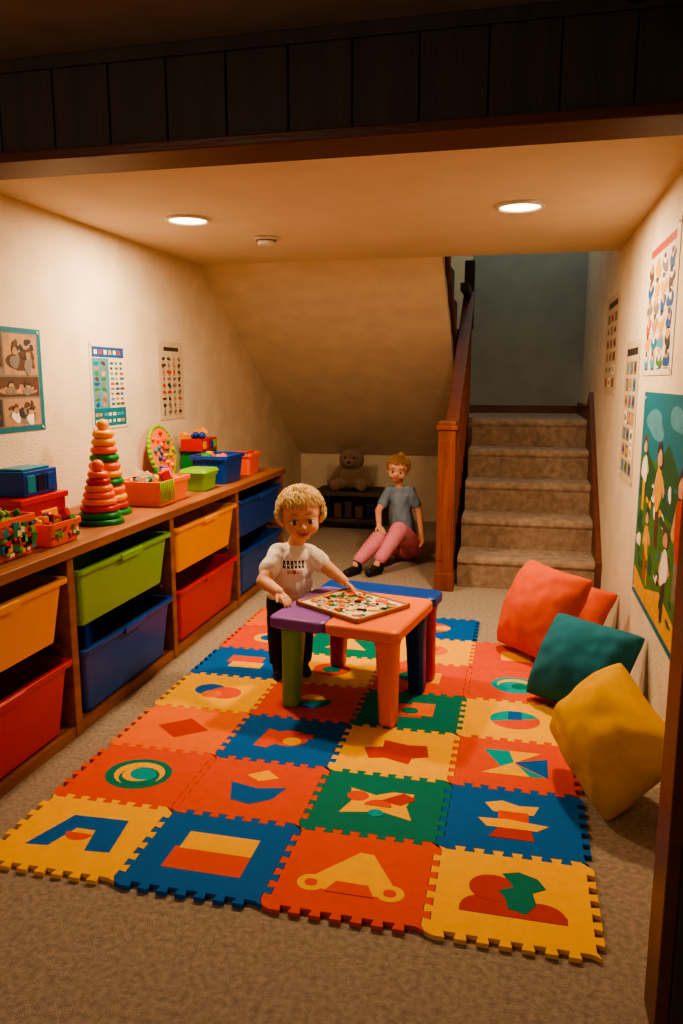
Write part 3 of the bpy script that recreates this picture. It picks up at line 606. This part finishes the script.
# ------------------------------------------------------------------ cushions
def cushion(name,loc,rot,w,h,t,m,seed=0):
    bm=bmesh.new(); n=44; g={}
    for side in (1,-1):
        for i in range(n+1):
            for j in range(n+1):
                if side<0 and (i in(0,n) or j in(0,n)): g[side,i,j]=g[1,i,j]; continue
                u=2*i/n-1; v=2*j/n-1
                u=math.sin(u*math.pi/2); v=math.sin(v*math.pi/2)
                th=t*(max(0,(1-u**2)*(1-v**2)))**.46
                pin=1-.10*(1-u*u)*v*v; pin2=1-.10*(1-v*v)*u*u
                cr=1-.07*(u*u*v*v)**2
                p=V((u*w/2*pin2*cr,v*h/2*pin*cr,side*th/2))
                nz=noise.noise(V((u*1.6+seed,v*1.6,side)))*.022+noise.noise(V((u*4+seed,v*4,side+5)))*.006
                ang=math.atan2(v,u); rr=math.hypot(u,v)
                nz+=.005*math.sin(ang*9+seed+rr*3)*min(1,rr)**2*side
                ed=max(abs(u),abs(v)); p.z+=nz*(1-ed**8)
                p.z+=-.05*h*v*v-.03*w*u*u
                g[side,i,j]=bm.verts.new(p)
    for side in (1,-1):
        for i in range(n):
            for j in range(n):
                q=[g[side,i,j],g[side,i+1,j],g[side,i+1,j+1],g[side,i,j+1]]
                if side<0:q.reverse()
                f=bm.faces.new(q); f.smooth=True
    me=bpy.data.meshes.new(name); bm.to_mesh(me); bm.free(); me.materials.append(m)
    o=bpy.data.objects.new(name,me); bpy.context.collection.objects.link(o)
    Mx=Matrix.Translation(loc)@rot
    cs=[Mx@v.co for v in me.vertices]
    zmin=min(p.z for p in cs); xmax=max(p.x for p in cs)
    zf=.016 if loc[1]<4.2 and loc[0]-.15<.24 else .003
    o.matrix_world=Matrix.Translation((min(0,XR-.008-xmax),0,zf-zmin))@Mx
    return o
fab=lambda n,c:mat('fabric_'+n,c,1,.05,20,.35,500,spec=.0,sheen=.05)
def orient(normal,roll):
    z=V(normal).normalized(); x=V((0,0,1)).cross(z).normalized(); y=z.cross(x)
    M=Matrix((x,y,z)).transposed(); return (M@Matrix.Rotation(math.radians(roll),3,'Z')).to_4x4()
coral=fab('coral',(.84,.36,.24))
cushion('throw_cushion',(.13,3.70,.265),orient((-.62,-.66,.42),-4),.42,.48,.26,coral,1)
cushion('throw_cushion',(.37,4.02,.17),orient((-.4,-.5,.75),4),.38,.34,.22,coral,5)
cushion('throw_cushion',(.29,3.14,.20),orient((-.40,-.72,.60),-4),.41,.40,.27,fab('teal',(.18,.44,.51)),9)
cushion('throw_cushion',(.41,2.45,.235),orient((-.66,-.52,.54),66),.36,.43,.29,fab('mustard',(.88,.67,.16)),13)
# ------------------------------------------------------------------ activity table
e=empty('kids_activity_table',(-.625,3.07,0),math.radians(-10))
hx,hy,zt=.275,.325,.42
mb=MB()
def seg(x0,y0,x1,y1,m,r=.035):
    cx_,cy_=(x0+x1)/2,(y0+y1)/2; a,b=(x1-x0)/2,(y1-y0)/2
    R=lambda d,z:mb.rrect(a-d,b-d,r,z,5,(cx_,cy_))
    mb.rings([R(.012,zt-.05),R(0,zt-.042),R(0,zt-.008),R(.008,zt)],m,smooth=False)
seg(-hx,-hy,-.03,.17,pP); seg(-.032,-hy,hx,.17,pLO); seg(-hx,.168,hx,hy,pB)
mb.box((-hx+.04,-hy+.04,zt-.055),(hx-.04,hy-.04,zt-.03),pB)
mb.obj('table_top',parent=e,bevel=.003)
def leg(x,y,m,nm):
    mb=MB(); sx=math.copysign(1,x)*.012; sy=math.copysign(1,y)*.012
    rr=[]
    for z,w in ((0.016,.030),(.03,.034),(.2,.038),(.33,.043),(zt-.045,.052)):
        k=1-z/zt; rr.append(mb.rrect(w,w,w*.55,z,4,(x+sx*k,y+sy*k)))
    mb.rings(rr,m); mb.obj(nm,parent=e)
leg(-.205,-.22,pG,'leg_1'); leg(.205,-.235,pLO,'leg_2'); leg(.21,.10,pB,'leg_3'); leg(.21,.25,pR,'leg_4'); leg(-.205,.25,pR,'leg_5')
random.seed(44)
mb=MB(); M=TR(-.645,3.0,zt+.001,math.radians(-33)); bw=P('board_wood',(.78,.56,.34)); cb=P('cardboard',(.78,.62,.44))
mb.box((-.18,-.155,0),(.18,.155,.012),bw,M)
for a,b in (((-.18,-.155,0),(.18,-.146,.019)),((-.18,.146,0),(.18,.155,.019)),((-.18,-.155,0),(-.171,.155,.019)),((.171,-.155,0),(.18,.155,.019))): mb.box(a,b,bw,M)
mb.box((-.168,-.143,.0115),(.168,.143,.0135),pW,M)
for k in range(230):
    x=random.uniform(-.15,.15); y=random.uniform(-.127,.127); m=random.choice([pW,pY,pR,cb,pT,pGr,pO,pO,pK,cb,pW,bw]); ru=random.uniform(.005,.016)
    mb.prism(blobpoly(x,y,ru,ru*random.uniform(.5,1),k),.013,.0142+.0004*(k%12),m,M)
mb.obj('puzzle_board',bevel=0)
# --- dark bench
mb=MB()
mb.box((-1.80,6.62,.32),(-1.15,7.02,.36),M_dark); mb.box((-1.78,6.64,.08),(-1.17,7.0,.11),M_dark)
for x in (-1.79,-1.20):
    for y in (6.63,6.97): mb.box((x,y,0),(x+.04,y+.04,.33),M_dark)
mb.box((-1.74,6.98,.1),(-1.2,7.0,.33),M_dark)
for k in range(5): mb.box((-1.72+k*.1,6.7,.111),(-1.65+k*.1,6.9,.22+.02*(k%3)),[pN,pbr,ink,pbr,pN][k])
mb.obj('low_bench',bevel=.004)
# ------------------------------------------------------------------ extra lights / world
L=bpy.data.lights.new('stairwell_light','AREA'); L.size=.5; L.energy=11; L.color=(.80,.93,.90)
o=bpy.data.objects.new('stairwell_light',L); bpy.context.collection.objects.link(o); o.location=(.0,6.5,3.6)
L=bpy.data.lights.new('near_room_fill','AREA'); L.size=.8; L.energy=15; L.color=(1,.78,.58)  # added unseen fill, brightens the header and the near carpet
o=bpy.data.objects.new('near_room_fill',L); bpy.context.collection.objects.link(o); o.location=(-1.2,-.5,1.9); o.rotation_euler=(math.radians(40),0,0)
w=bpy.data.worlds.new('world'); bpy.context.scene.world=w; w.use_nodes=True
w.node_tree.nodes['Background'].inputs[0].default_value=(.9,.75,.6,1); w.node_tree.nodes['Background'].inputs[1].default_value=.15
